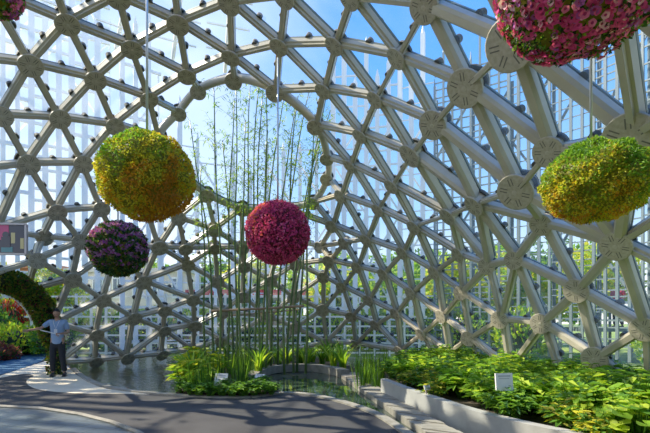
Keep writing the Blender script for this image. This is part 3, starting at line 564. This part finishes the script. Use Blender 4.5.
# ---------------------------------------------------------------- planted arch
ac=[]
for k in range(15):
    th=math.radians(-22+ k*11);
    px=-8+58*math.cos(th);py=337-58*math.sin(th);d=11.45-1.5*max(0,min(1,(55-px)/60.));ac.append(at(px,py,d))
ac=[V((at(56,330,11.5).x,11.5,-.1)),V((at(55,330,11.5).x,11.5,.9))]+ac[2:]
cl=spline(ac,5);c0=V((cl[0].x,cl[0].y,0));arch=thing('planted_arch','dense dark green planted arch with tiny purple flowers at the far left','arch',c0)
arr=lambda p:.13 if p.z<.9 else min(.2,.13+(p.z-.9)*.12)
mb=MB();mb.tube([p-c0 for p in cl],[arr(p) for p in cl],10);mb.build('arch_core','core',arch,True);mb=MB()
for k in range(9000):
    i=rnd.randrange(len(cl)-1);p=cl[i].lerp(cl[i+1],rnd.random())-c0;t=(cl[i+1]-cl[i]).normalized();x=t.orthogonal().normalized();y=t.cross(x);a=rnd.uniform(0,2*PI)
    d=x*math.cos(a)+y*math.sin(a);q=p+d*(arr(p)+rnd.uniform(.01,.07));dd=(d+V((rnd.uniform(-1,1),rnd.uniform(-1,1),rnd.uniform(-1,1)))*.9).normalized()
    mb.leaf(q,dd,d,.08,.05,rnd.choice([0,0,0,1,2,2,3,4]))
mb.build('foliage',['lf_dark','lf_mid','lf_olive','lf_maroon','lf_olive'],arch)
mb=MB();mb.tube([ (p-c0)+((c0+V((-1.6,-.6,.9)))-p).normalized()*.36 for p in cl[20:]],.03,8);mb.build('arch_pipe','white',arch,True)
# ---------------------------------------------------------------- screen
sl=at(6,239,8.2);sc_=thing('display_screen','dark framed display screen with a pink picture hanging at the left edge','screen',sl,math.radians(6))
mb=MB();W,Hh=.36,.285
for a,b,c,d in((-W,0,.018,Hh),(W,0,.018,Hh)): mb.box((a,0,b),(c,.03,d))
for z in(-Hh,Hh): mb.box((0,0,z),(W,.03,.018))
mb.build('frame','frame',sc_);mb=MB();mb.box((0,.01,0),(W-.01,.012,Hh-.01),mi=0)
mb.box((-.14,-.006,.12),(.19,.003,.14),mi=1);mb.box((.02,-.006,-.2),(.10,.003,.05),mi=3);mb.box((.24,-.007,0),(.09,.003,.25),mi=0);mb.box((.13,-.008,.02),(.035,.003,.1),mi=2);mb.lathe([(.06,0),(.06,.004)],(.0,-.009,.08),n=14,mi=0,X=V((1,0,0)),Y=V((0,0,1)),Z=V((0,-1,0)))
mb.box((0,-.009,-.06),(.08,.003,.1),mi=0);mb.box((.29,-.010,-.08),(.03,.003,.10),mi=2)
mb.build('screen_panel',['scr_dark','scr_pink','scr_yel','scr_teal'],sc_)
for s in(-1,): mb=MB();mb.tube([(s*.34,0,Hh),(s*.3,0,2.9)],.008,6);mb.build('hanging_cable','cable',sc_)
# ---------------------------------------------------------------- plants
def clump(name,label,cat,group,n,hgt,w,spread,bend,leaf,mix,seed):
    r=random.Random(seed);mb=MB()
    for k in range(n):
        a=r.uniform(0,2*PI);q=r.uniform(0,spread);p=V((math.cos(a)*q,math.sin(a)*q,-.02));tl_=r.uniform(.05,.5)
        d=V((math.cos(a)*tl_*.5,math.sin(a)*tl_*.5,1));mb.blade(p,d,hgt*r.uniform(.6,1.1),w*r.uniform(.7,1.2),bend*r.uniform(.5,1.4),r.choice(mix),5)
    o=mb.build(name,leaf);tag(o,label,cat,group);return o
def leafy(name,label,cat,group,stems,hgt,rad,ls,lw,leaf,mix,seed,per=7,stemm='lf_mid'):
    r=random.Random(seed);t=thing(name,label,cat,(0,0,0),0,group);mb=MB();ms=MB()
    for k in range(stems):
        a=r.uniform(0,2*PI);q=rad*math.sqrt(r.random());h=hgt*(1-.45*(q/rad)**2)*r.uniform(.75,1.08);top=V((math.cos(a)*q,math.sin(a)*q,h))
        base=V((top.x*.3,top.y*.3,-.02));ms.tube([base,top.lerp(base,.4)+V((0,0,.05)),top],[.006,.005,.003],4)
        for j in range(per):
            b=a+r.uniform(-.4,.4)+j*2.4;d=V((math.cos(b),math.sin(b),r.uniform(-.15,.45)))
            z=r.uniform(.55,1.0);p=base.lerp(top,z);L=ls*r.uniform(.7,1.2);mb.leaf(p,d,V((0,0,1)),L,L*lw,r.choice(mix),fold=.12,droop=r.uniform(.05,.35))
    ms.build('stems',stemm,t);mb.build('foliage',leaf,t);return t
def rounds(name,label,cat,group,n,hgt,rad,leaf,mix,seed,R0=.07):
    r=random.Random(seed);t=thing(name,label,cat,(0,0,0),0,group);mb=MB();ms=MB()
    for k in range(n):
        a=r.uniform(0,2*PI);q=rad*math.sqrt(r.random());h=hgt*(1-.5*(q/rad)**2)*r.uniform(.8,1.05);c=V((math.cos(a)*q,math.sin(a)*q,h));ms.tube([(c.x*.3,c.y*.3,-.02),c],[.006,.004],4)
        nn=V((math.cos(a)*.5*q/rad+r.uniform(-.3,.3),math.sin(a)*.5*q/rad-.25+r.uniform(-.3,.3),1)).normalized();x=nn.orthogonal().normalized();y=nn.cross(x);R=R0*r.uniform(.7,1.2)
        pts=[c-nn*.012];m=r.choice(mix)
        for j in range(11):
            aa=2*PI*(j+.5)/12;rr=R*(1+.06*math.sin(j*3));pts.append(c+(x*math.cos(aa)+y*math.sin(aa))*rr+nn*.01*math.cos(aa*3))
        mb.add(pts,[(0,1+j,2+j) for j in range(10)],m)
    ms.build('stems','lf_mid',t);mb.build('foliage',leaf,t);return t
def scatter(protos,pts,smin,smax,z):
    used=[False]*len(protos)
    for (x,y,k) in pts:
        s=rnd.uniform(smin,smax)
        if not used[k]:
            o=protos[k];o.location=(x,y,z);o.rotation_euler=(0,0,rnd.uniform(0,6));o.scale=(s,)*3;used[k]=True
        else: dup(protos[k],(x,y,z),rnd.uniform(0,6),s)
g1=leafy('leafy_bedding_plant','bright green leafy bedding plant in the right planter','plant','bright green bedding plants in the right planter',26,.50,.30,.17,.5,['lf_bright','lf_lime','lf_mid'],[0,0,1,2],21)
g2=leafy('leafy_bedding_plant','dark green fine leaved bedding plant in the right planter','plant','dark green bedding plants in the right planter',30,.44,.30,.12,.5,['lf_mid','lf_teal','lf_bright'],[0,0,1,2],22,8)
g3=rounds('round_leaved_plant','yellow green round leaved plant at the right end of the planter','plant','round leaved plants in the right planter',60,.42,.30,['lf_bright','lf_lime','lf_mid'],[0,1,1,2],23,.08)
g4=leafy('leafy_bedding_plant','yellow tinged low bedding plant along the planter wall','plant','yellow tinged plants along the planter wall',22,.34,.28,.12,.5,['lf_olive','lf_yellow','lf_mid'],[0,1,2,2],24)
pts=[];y=3.9
while y<12.6:
    x=1.0
    while x<5.7:
        xx=x+rnd.uniform(-.12,.12);yy=y+rnd.uniform(-.12,.12)
        if inside((xx,yy),bed) and inside((xx-.15,yy-.03),bed) and inside((xx-.06,yy-.14),bed):
            px=CX+F*xx/yy
            v=noise.noise(V((xx*.9,yy*.9,3)))
            if px>597 and yy<6.2:k=2
            elif not inside((xx-.55,yy-.35),bed):k=3 if v>-.05 else 1
            else:k=0 if v>-.12 else 1
            if yy<9.2 and px>480 and yy>5.9: k=0
            pts.append((xx,yy,k))
        x+=.46
    y+=.40
print('planter plants',len(pts))
scatter([g1,g2,g3,g4],pts,.85,1.2,.2)
# island
rd=clump('reed_clump','tall upright green reed clump on the pond island','reed','reeds on the pond island',34,.80,.02,.16,.12,['lf_dark','lf_mid','lf_bright'],[0,0,1,1,2],31)
yl=leafy('broad_leaf_clump','yellow green broad leaved clump at the left end of the island','plant','yellow green clumps at the left of the island',14,.62,.26,.3,.3,['lf_lime','lf_yellow','lf_bright'],[0,1,2],32,6)
fern=clump('arching_fern','arching bright green fern at the back of the island','fern','arching ferns on the island',34,.95,.07,.1,1.3,['lf_bright','lf_mid','lf_lime'],[0,0,1,2],33)
low=leafy('groundcover_plant','low dark green groundcover at the island front edge','plant','groundcover at the island front',22,.2,.22,.09,.5,['lf_dark','lf_mid','lf_bright'],[0,1,1,2],34,8)
def gl(l): return [tuple(gp(px,py,.05)[:2])+(k,) for px,py,k in l]
reeds=[(212,366),(218,372),(225,365),(230,374),(236,368),(242,376),(247,366),(252,371),(232,380),(244,383),(257,367),(238,361),(226,359),(250,362),(262,362),(215,361),(270,363),(278,366),(222,379),(240,388),(248,378),(206,372),(268,366),(205,381),(196,385),(201,391),(190,389),(212,388)]
scatter([rd],[p for p in gl([(a,b,0) for a,b in reeds])],.75,1.1,.04)
for a,b in((362,387),(368,385),(374,381),(378,388),(371,377),(364,379),(381,377),(358,374),(386,372)): 
    q=gp(a,b,0);dup(rd,(q.x,q.y,-.05),a,1.05,'upright reed clump between the pool and the planter wall','reeds by the planter wall')
scatter([yl],gl([(186,376,0),(192,369,0),(199,378,0),(206,368,0),(183,385,0),(211,378,0),(197,363,0),(190,383,0),(202,386,0)]),.8,1.1,.04)
scatter([fern],gl([(278,363,0),(290,361,0),(300,364,0),(312,362,0),(322,364,0),(333,366,0),(343,369,0),(306,366.5,0),(286,366.5,0),(264,371,0),(258,375,0),(328,361,0),(192,383,0)]),.75,1.1,.04)
scatter([low],gl([(182,391,0),(190,393.5,0),(200,394,0),(210,394.5,0),(222,394.5,0),(233,395,0),(244,394.5,0),(255,394,0),(264,393,0),(272,393.,0),(261,387,0),(252,389,0),(240,391,0),(228,390,0),(205,389.5,0),(195,389,0),(185,387,0),(254,383,0),(269,390,0)]),.85,1.2,.04)
# bamboo
def bamboo(px,top,lean,seed,d):
    r=random.Random(seed);b=V(((px-CX)/F*d,d,.0));t=thing('bamboo_stalk','slender green bamboo stalk rising from the island through the round opening','bamboo',b,0,'bamboo stalks on the island')
    H=CH+(HY-top)/F*d;n=14;pts=[];rad=[]
    for i in range(n+1):
        z=H*i/n;pts.append(V((lean*z*z/H+.03*math.sin(i*.7+seed),.02*math.sin(i),z)));rad.append((.036)*(1-.66*i/n)+.002)
    mb=MB();mb.tube(pts,rad,6)
    for i in range(1,n): mb.tube([pts[i]-V((0,0,.012)),pts[i]+V((0,0,.012))],rad[i]*1.25,6)
    mb.build('culm','bamboo',t,True);mb=MB();mt=MB()
    for k in range(44):
        f=r.uniform(.5,1);i=min(n-1,int(f*n));p=pts[i].lerp(pts[i+1],f*n-i);a=r.uniform(0,2*PI);L=r.uniform(.15,.5);d2=V((math.cos(a),math.sin(a),r.uniform(.3,1))).normalized();e=p+d2*L;mt.tube([p,e],[.004,.002],4)
        for j in range(5):
            q=p.lerp(e,r.uniform(.4,1));dd=V((r.uniform(-1,1),r.uniform(-1,1),r.uniform(-.8,.3)));mb.leaf(q,dd,V((0,0,1)),r.uniform(.10,.19),.03,r.choice([0,1,2]))
    tag(mt.build('twigs','bamboo',t),kind='stuff');mb.build('foliage',['lf_bright','lf_mid','lf_lime'],t);return t
for i,(px,top,lean) in enumerate([(205,168,-.02),(214,120,-.1),(221,82,-.03),(228,98,.02),(236,84,0),(239,120,.03),(245,86,.02),(250,80,.03),(256,90,.02),(262,83,.08),(266,84,.0),(270,105,.1),(277,86,.12),(284,96,.05),(288,110,.16),(298,92,.1),(306,118,.03),(232,140,-.04),(259,130,.04),(293,150,.12)]):
    bamboo(px,top,lean,40+i,12.0+.5*math.sin(i*2.3))
mb=MB();a=at(211,311,11.6);b=at(304,306,11.6);mb.tube([a-a,(b-a)*.5+V((0,0,-.01)),b-a],.034,8);tag(mb.build('bamboo_cross_pole','bamboodry',loc=a),'brown bamboo pole tied level across the green bamboo stalks','pole')
mb=MB();a=at(228,316,12.6);b=at(300,309.5,12.6);mb.tube([a-a,b-a],.02,8);tag(mb.build('bamboo_cross_pole','bamboodry',loc=a),'second thinner brown pole behind the tied bamboo stalks','pole')
# ---------------------------------------------------------------- signs
def sign(px,py,d,w,h,tilt,rz,label,z0):
    c=at(px,py,d);t=thing('plant_sign',label,'sign',(c.x,c.y,z0),rz);zc=c.z-z0
    X=V((1,0,0));Y=V((0,math.cos(tilt),math.sin(tilt)));Z=V((0,-math.sin(tilt),math.cos(tilt)))*-1
    Z=V((0,math.sin(tilt),math.cos(tilt)));Y=V((0,math.cos(tilt),-math.sin(tilt)))
    mb=MB();mb.box((0,0,zc),(w/2,.012,h/2),X,Y,Z);mb.build('sign_board','paper',t)
    mb=MB();mb.box(V((0,0,zc))+Z*h*.34-Y*.014,(w*.36,.002,h*.04),X,Y,Z);mb.box(V((0,0,zc))+Z*h*.2-Y*.014,(w*.3,.002,h*.02),X,Y,Z);mb.build('printed_lines','grey',t)
    mb=MB();mb.tube([(0,.03,-.03),(0,.03,max(.05,zc-h*.3))],.014,8);mb.build('sign_stake','frame',t);return t
sign(504,382,5.75,.24,.23,.12,math.radians(8),'white square sign board standing among the plants in the right planter',.2)
sign(221,379.5,8.9,.27,.25,.35,math.radians(-8),'white square sign board leaning among the reeds on the island',.05)
sign(427,387.5,7.0,.10,.075,.5,.3,'tiny white plant tag low in the right planter',.2)
sign(259,377,9.6,.24,.16,.9,-.5,'pale grey plate lying tilted at the left end of the pool rim',.05)
# ---------------------------------------------------------------- people
def skin_obj(name,chains,mats,parent,sub=2,loc=None):
    # chains: list of list of (point,radius); joins by shared coordinates
    idx={};vs=[];rs=[];es=[]
    def vi(p,r):
        k=(round(p[0],4),round(p[1],4),round(p[2],4))
        if k not in idx: idx[k]=len(vs);vs.append(k);rs.append(r)
        return idx[k]
    for ch in chains:
        pr=None
        for p,r in ch:
            i=vi(p,r)
            if pr is not None and pr!=i: es.append((pr,i))
            pr=i
    me=bpy.data.meshes.new(name);me.from_pydata(vs,es,[]);me.materials.append(M[mats]);o=bpy.data.objects.new(name,me);col.objects.link(o)
    if parent:o.parent=parent
    m=o.modifiers.new('Skin','SKIN');m.use_smooth_shade=True
    for i,r in enumerate(rs):
        q=r if hasattr(r,'__len__') else (r,r);me.skin_vertices[0].data[i].radius=q
    me.skin_vertices[0].data[0].use_root=True
    s=o.modifiers.new('Sub','SUBSURF');s.levels=sub;s.render_levels=sub;return o
def hand(w,d,up,side,s=1.):
    # chains from wrist w along direction d, fingers slightly curled
    d=d.normalized();x=(side-d*side.dot(d)).normalized();n=x.cross(d);c=w+d*.05*s;ch=[[(tuple(w),.024),(tuple(c),(.030))]]
    for k,(o_,L) in enumerate(((-.03,.062),(-.01,.075),(.01,.070),(.03,.055))):
        k0=c+d*.035*s+x*o_;k1=k0+(d*.9+n*.3).normalized()*L*.5;k2=k1+(d*.6+n*.7).normalized()*L*.5
        ch.append([(tuple(c),.030),(tuple(k0),.0095),(tuple(k1),.0085),(tuple(k2),.007)])
    t0=w+d*.03-x*.035;ch.append([(tuple(w),.024),(tuple(t0),.012),(tuple(t0+(d*.7-x*.6).normalized()*.045),.009)])
    return ch
T=tuple
def figure(loc,rz,label,shirt,pants,sleeve=True,pose='look',sc=1.):
    t=thing('person',label,'person',loc,rz);t.scale=(sc,)*3
    # faces -Y locally
    pel=V((0,0,.93));ch=V((0,-.01,1.22));nk=V((0,-.015,1.44));hb=V((0,-.045,1.53));hd=V((0,-.085,1.62))
    LS=V((-.17,0,1.40));RS=V((.17,0,1.40))
    if pose=='look':
        LE=V((-.34,-.13,1.24));LW=V((-.56,-.24,1.20));RE=V((.25,.02,1.13));RW=V((.10,-.23,1.10))
    else:
        LE=V((-.24,.03,1.13));LW=V((-.20,-.18,1.0));RE=V((.24,.03,1.13));RW=V((.16,-.22,1.02))
    LH=V((-.09,0,.90));RH=V((.09,0,.90));LK=V((-.10,-.03,.50));RK=V((.12,-.05,.50));LA=V((-.11,.02,.09));RA=V((.17,-.02,.09))
    body=[[(T(pel),(.13,.10)),(T(ch),(.145,.105)),(T(V((0,0,1.37))),(.12,.085)),(T(nk),.055),(T(hb),.06)],
      [(T(V((0,0,1.37))),(.12,.085)),(T(LS),.05),(T(LE),.038),(T(LW),.024)],[(T(V((0,0,1.37))),(.12,.085)),(T(RS),.05),(T(RE),.038),(T(RW),.024)],
      [(T(pel),(.13,.10)),(T(LH),.085),(T(LK),.055),(T(LA),.038)],[(T(pel),(.13,.10)),(T(RH),.085),(T(RK),.055),(T(RA),.038)]]
    body+=hand(LW,(LW-LE),None,V((0,0,1)))+hand(RW,(RW-RE),None,V((0,0,1)))
    b=skin_obj('body',body,'skin',t)
    # head with face
    mb=MB();n=20;m=14;F_=V((0,-.80,-.45)).normalized() if pose=='look' else V((0,-1,-.1)).normalized();Xh=V((1,0,0));Uh=Xh.cross(F_);Uh=-Uh if Uh.z<0 else Uh
    def hp(a,th,k=1.):
        d=V((math.sin(th)*math.cos(a),math.sin(th)*math.sin(a),math.cos(th)));x,y,z=d.x*.076,d.y*.096,d.z*.118
        if z<0:x*=1-.28*(-z/.118);
        f=-y
        if f>0:
            r=math.hypot(d.x,0);
            if abs(d.x)<.16 and -.25<d.z<.1:f+=.022*(1-abs(d.x)/.16)*(1-abs(d.z+.1)/.2)
            if .08<abs(d.x)<.5 and .0<d.z<.22:f-=.008
            if abs(d.x)<.3 and -.62<d.z<-.45:f+=.004
        return hd+(Xh*x+F_*f+Uh*z)*k
    o_=len(mb.v)
    for i in range(m+1):
        for j in range(n): mb.v.append(T(hp(2*PI*j/n,PI*i/m)))
    for i in range(m):
        for j in range(n): mb.f.append([o_+i*n+j,o_+(i+1)*n+j,o_+(i+1)*n+(j+1)%n,o_+i*n+(j+1)%n]);mb.m.append(0)
    for s in(-1,1):
        mb.ball(hd+Xh*s*.078-Uh*.01,.02,0,8,(.4,.7,1.4));mb.ball(hd+Xh*s*.029+F_*.083+Uh*.012,.010,1,8)
    mb.ball(hd+F_*.084-Uh*.055,.017,2,8,(1.4,.4,.35))
    mb.build('head',['skin','hair','fl_mag'],t,True)
    mb=MB();mb.v=[];rows=9
    for i in range(rows+1):
        for j in range(n):
            a=2*PI*j/n;back=.5+.5*math.sin(a);lim=PI*(.25+.40*back);mb.v.append(T(hp(a,lim*i/rows,1.10)-F_*.006+Uh*.004))
    for i in range(rows):
        for j in range(n): mb.f.append([i*n+j,(i+1)*n+j,(i+1)*n+(j+1)%n,i*n+(j+1)%n]);mb.m.append(0)
    mb.build('hair','hair',t,True)
    c2=V((0,0,1.36));SL=.55
    sh=[[(T(V((0,0,.80))),(.150,.122)),(T(V((0,0,.90))),(.158,.128)),(T(V((0,-.01,1.05))),(.155,.12)),(T(V((0,-.01,1.22))),(.168,.125)),(T(c2),(.14,.10)),(T(V((0,-.01,1.43))),(.075,.07))],
      [(T(c2),(.14,.10)),(T(LS),.075),(T(LS.lerp(LE,.8)),.062)],[(T(c2),(.14,.10)),(T(RS),.075),(T(RS.lerp(RE,.8)),.066)]]
    skin_obj('shirt',sh,shirt,t)
    tr=[[(T(V((0,0,1.0))),(.135,.105)),(T(V((0,0,.88))),(.15,.12)),(T(LH-V((0,0,.10))),.10),(T(LK),.076),(T(LA+V((0,0,.02))),.066)],[(T(V((0,0,.88))),(.15,.12)),(T(RH-V((0,0,.10))),.10),(T(RK),.076),(T(RA+V((0,0,.02))),.066)]]
    skin_obj('trousers',tr,pants,t)
    for A in(LA,RA):
        mb=MB();mb.ball((A.x,A.y-.06,.045),1,0,14,(.048,.14,.05));mb.ball((A.x,A.y+.0,.06),1,0,12,(.045,.065,.06));mb.box((A.x,A.y-.05,.008),(.045,.135,.008));mb.build('shoe','shoe',t,True)
    if pose=='look':
        mb=MB();mb.tube([(-.07,-.10,1.44),(-.05,-.15,1.36),(0,-.165,1.22),(.05,-.15,1.36),(.07,-.10,1.44)],.006,6);ly=mb.build('lanyard','paper',t)
        mb=MB();mb.box((0,-.175,1.17),(.035,.004,.05));mb.build('badge','paper',ly)
    return t,RW
pm,RW=figure(gp(57.5,376.5),math.radians(18),'man in pale blue T-shirt and black trousers looking down, one arm stretched out','shirt','black')
rzm=Matrix.Rotation(math.radians(18),4,'Z');h=pm.location+(rzm@(RW+V((-.03,-.06,.0))))
mb=MB();mb.tube([(-.42,-.02,.10),(.06,.0,-.02)],.011,8);tag(mb.build('stick','paper',loc=h),'thin pale stick held across the waist by the man in blue','stick')
# visitor outside on a raised walkway
dk=thing('raised_walkway','raised grey walkway with posts and handrails outside the right of the dome','walkway',(12.6,16.2,0.2),math.radians(-3))
mb=MB();mb.box((0,0,.85),(3.2,.7,.07));mb.build('deck','bluegrey',dk)
mb=MB()
for y in(-.65,.65):
    for z in(1.2,1.5,1.85):mb.box((0,y,z),(3.2,.02,.025))
mb.build('handrail','white',dk)
for x in(-3,-1.5,0,1.5,3):
    for y in(-.65,.65): mb=MB();mb.box((x,y,.87),(.04,.04,1.0));mb.build('post','bluegrey',dk)
figure((10.95,16.2,1.10),math.radians(-60),'distant visitor in a red top on the raised walkway outside','redcloth','black',pose='walk')
# ---------------------------------------------------------------- light, sky, camera
sun=bpy.data.lights.new('sun','SUN');sun.energy=7.2;sun.angle=.009;sun.color=(1,.90,.72);so=bpy.data.objects.new('sun',sun);col.objects.link(so)
sd=V((-.66,.16,.72)).normalized();so.rotation_euler=sd.to_track_quat('Z','Y').to_euler()
w=bpy.data.worlds.new('sky');bpy.context.scene.world=w;w.use_nodes=True;nt=w.node_tree;L=nt.links;bg=nt.nodes['Background']
tc=nt.nodes.new('ShaderNodeTexCoord');sx=nt.nodes.new('ShaderNodeSeparateXYZ');L.new(tc.outputs['Generated'],sx.inputs[0])
cr=nt.nodes.new('ShaderNodeValToRGB');e=cr.color_ramp.elements;e[0].position=0.;e[0].color=(.90,.90,.84,1);e[1].position=.9;e[1].color=(.05,.20,.66,1)
x=e.new(.22);x.color=(.28,.52,.90,1);x=e.new(.5);x.color=(.09,.31,.82,1);L.new(sx.outputs[2],cr.inputs[0])
no=nt.nodes.new('ShaderNodeTexNoise');no.inputs['Scale'].default_value=2.2;no.inputs['Detail'].default_value=7;L.new(tc.outputs['Generated'],no.inputs['Vector'])
# hazier and whiter towards the left (sun side)
ma=nt.nodes.new('ShaderNodeMath');ma.operation='MULTIPLY_ADD';ma.inputs[1].default_value=-.75;ma.inputs[2].default_value=-.47;L.new(sx.outputs[0],ma.inputs[0])
ad=nt.nodes.new('ShaderNodeMath');ad.operation='ADD';L.new(ma.outputs[0],ad.inputs[0]);L.new(no.outputs['Fac'],ad.inputs[1])
cl_=nt.nodes.new('ShaderNodeClamp');L.new(ad.outputs[0],cl_.inputs[0]);mx=nt.nodes.new('ShaderNodeMix');mx.data_type='RGBA';L.new(cl_.outputs[0],mx.inputs[0]);L.new(cr.outputs[0],mx.inputs[6]);mx.inputs[7].default_value=(.92,.96,1,1)
L.new(mx.outputs[2],bg.inputs[0]);bg.inputs[1].default_value=1.35
cd=bpy.data.cameras.new('camera');co=bpy.data.objects.new('camera',cd);col.objects.link(co);co.location=(0,0,CH);co.rotation_euler=(PI/2,0,0)
cd.sensor_width=36;cd.lens=36*F/650;cd.shift_y=(HY-216.5)/650;cd.clip_start=.05;cd.clip_end=300
s=bpy.context.scene;s.camera=co
s.view_settings.view_transform='Standard';s.view_settings.look='None';s.view_settings.exposure=.30;s.view_settings.gamma=1.13
s.cycles.max_bounces=7;s.cycles.transparent_max_bounces=16;s.cycles.use_denoising=True
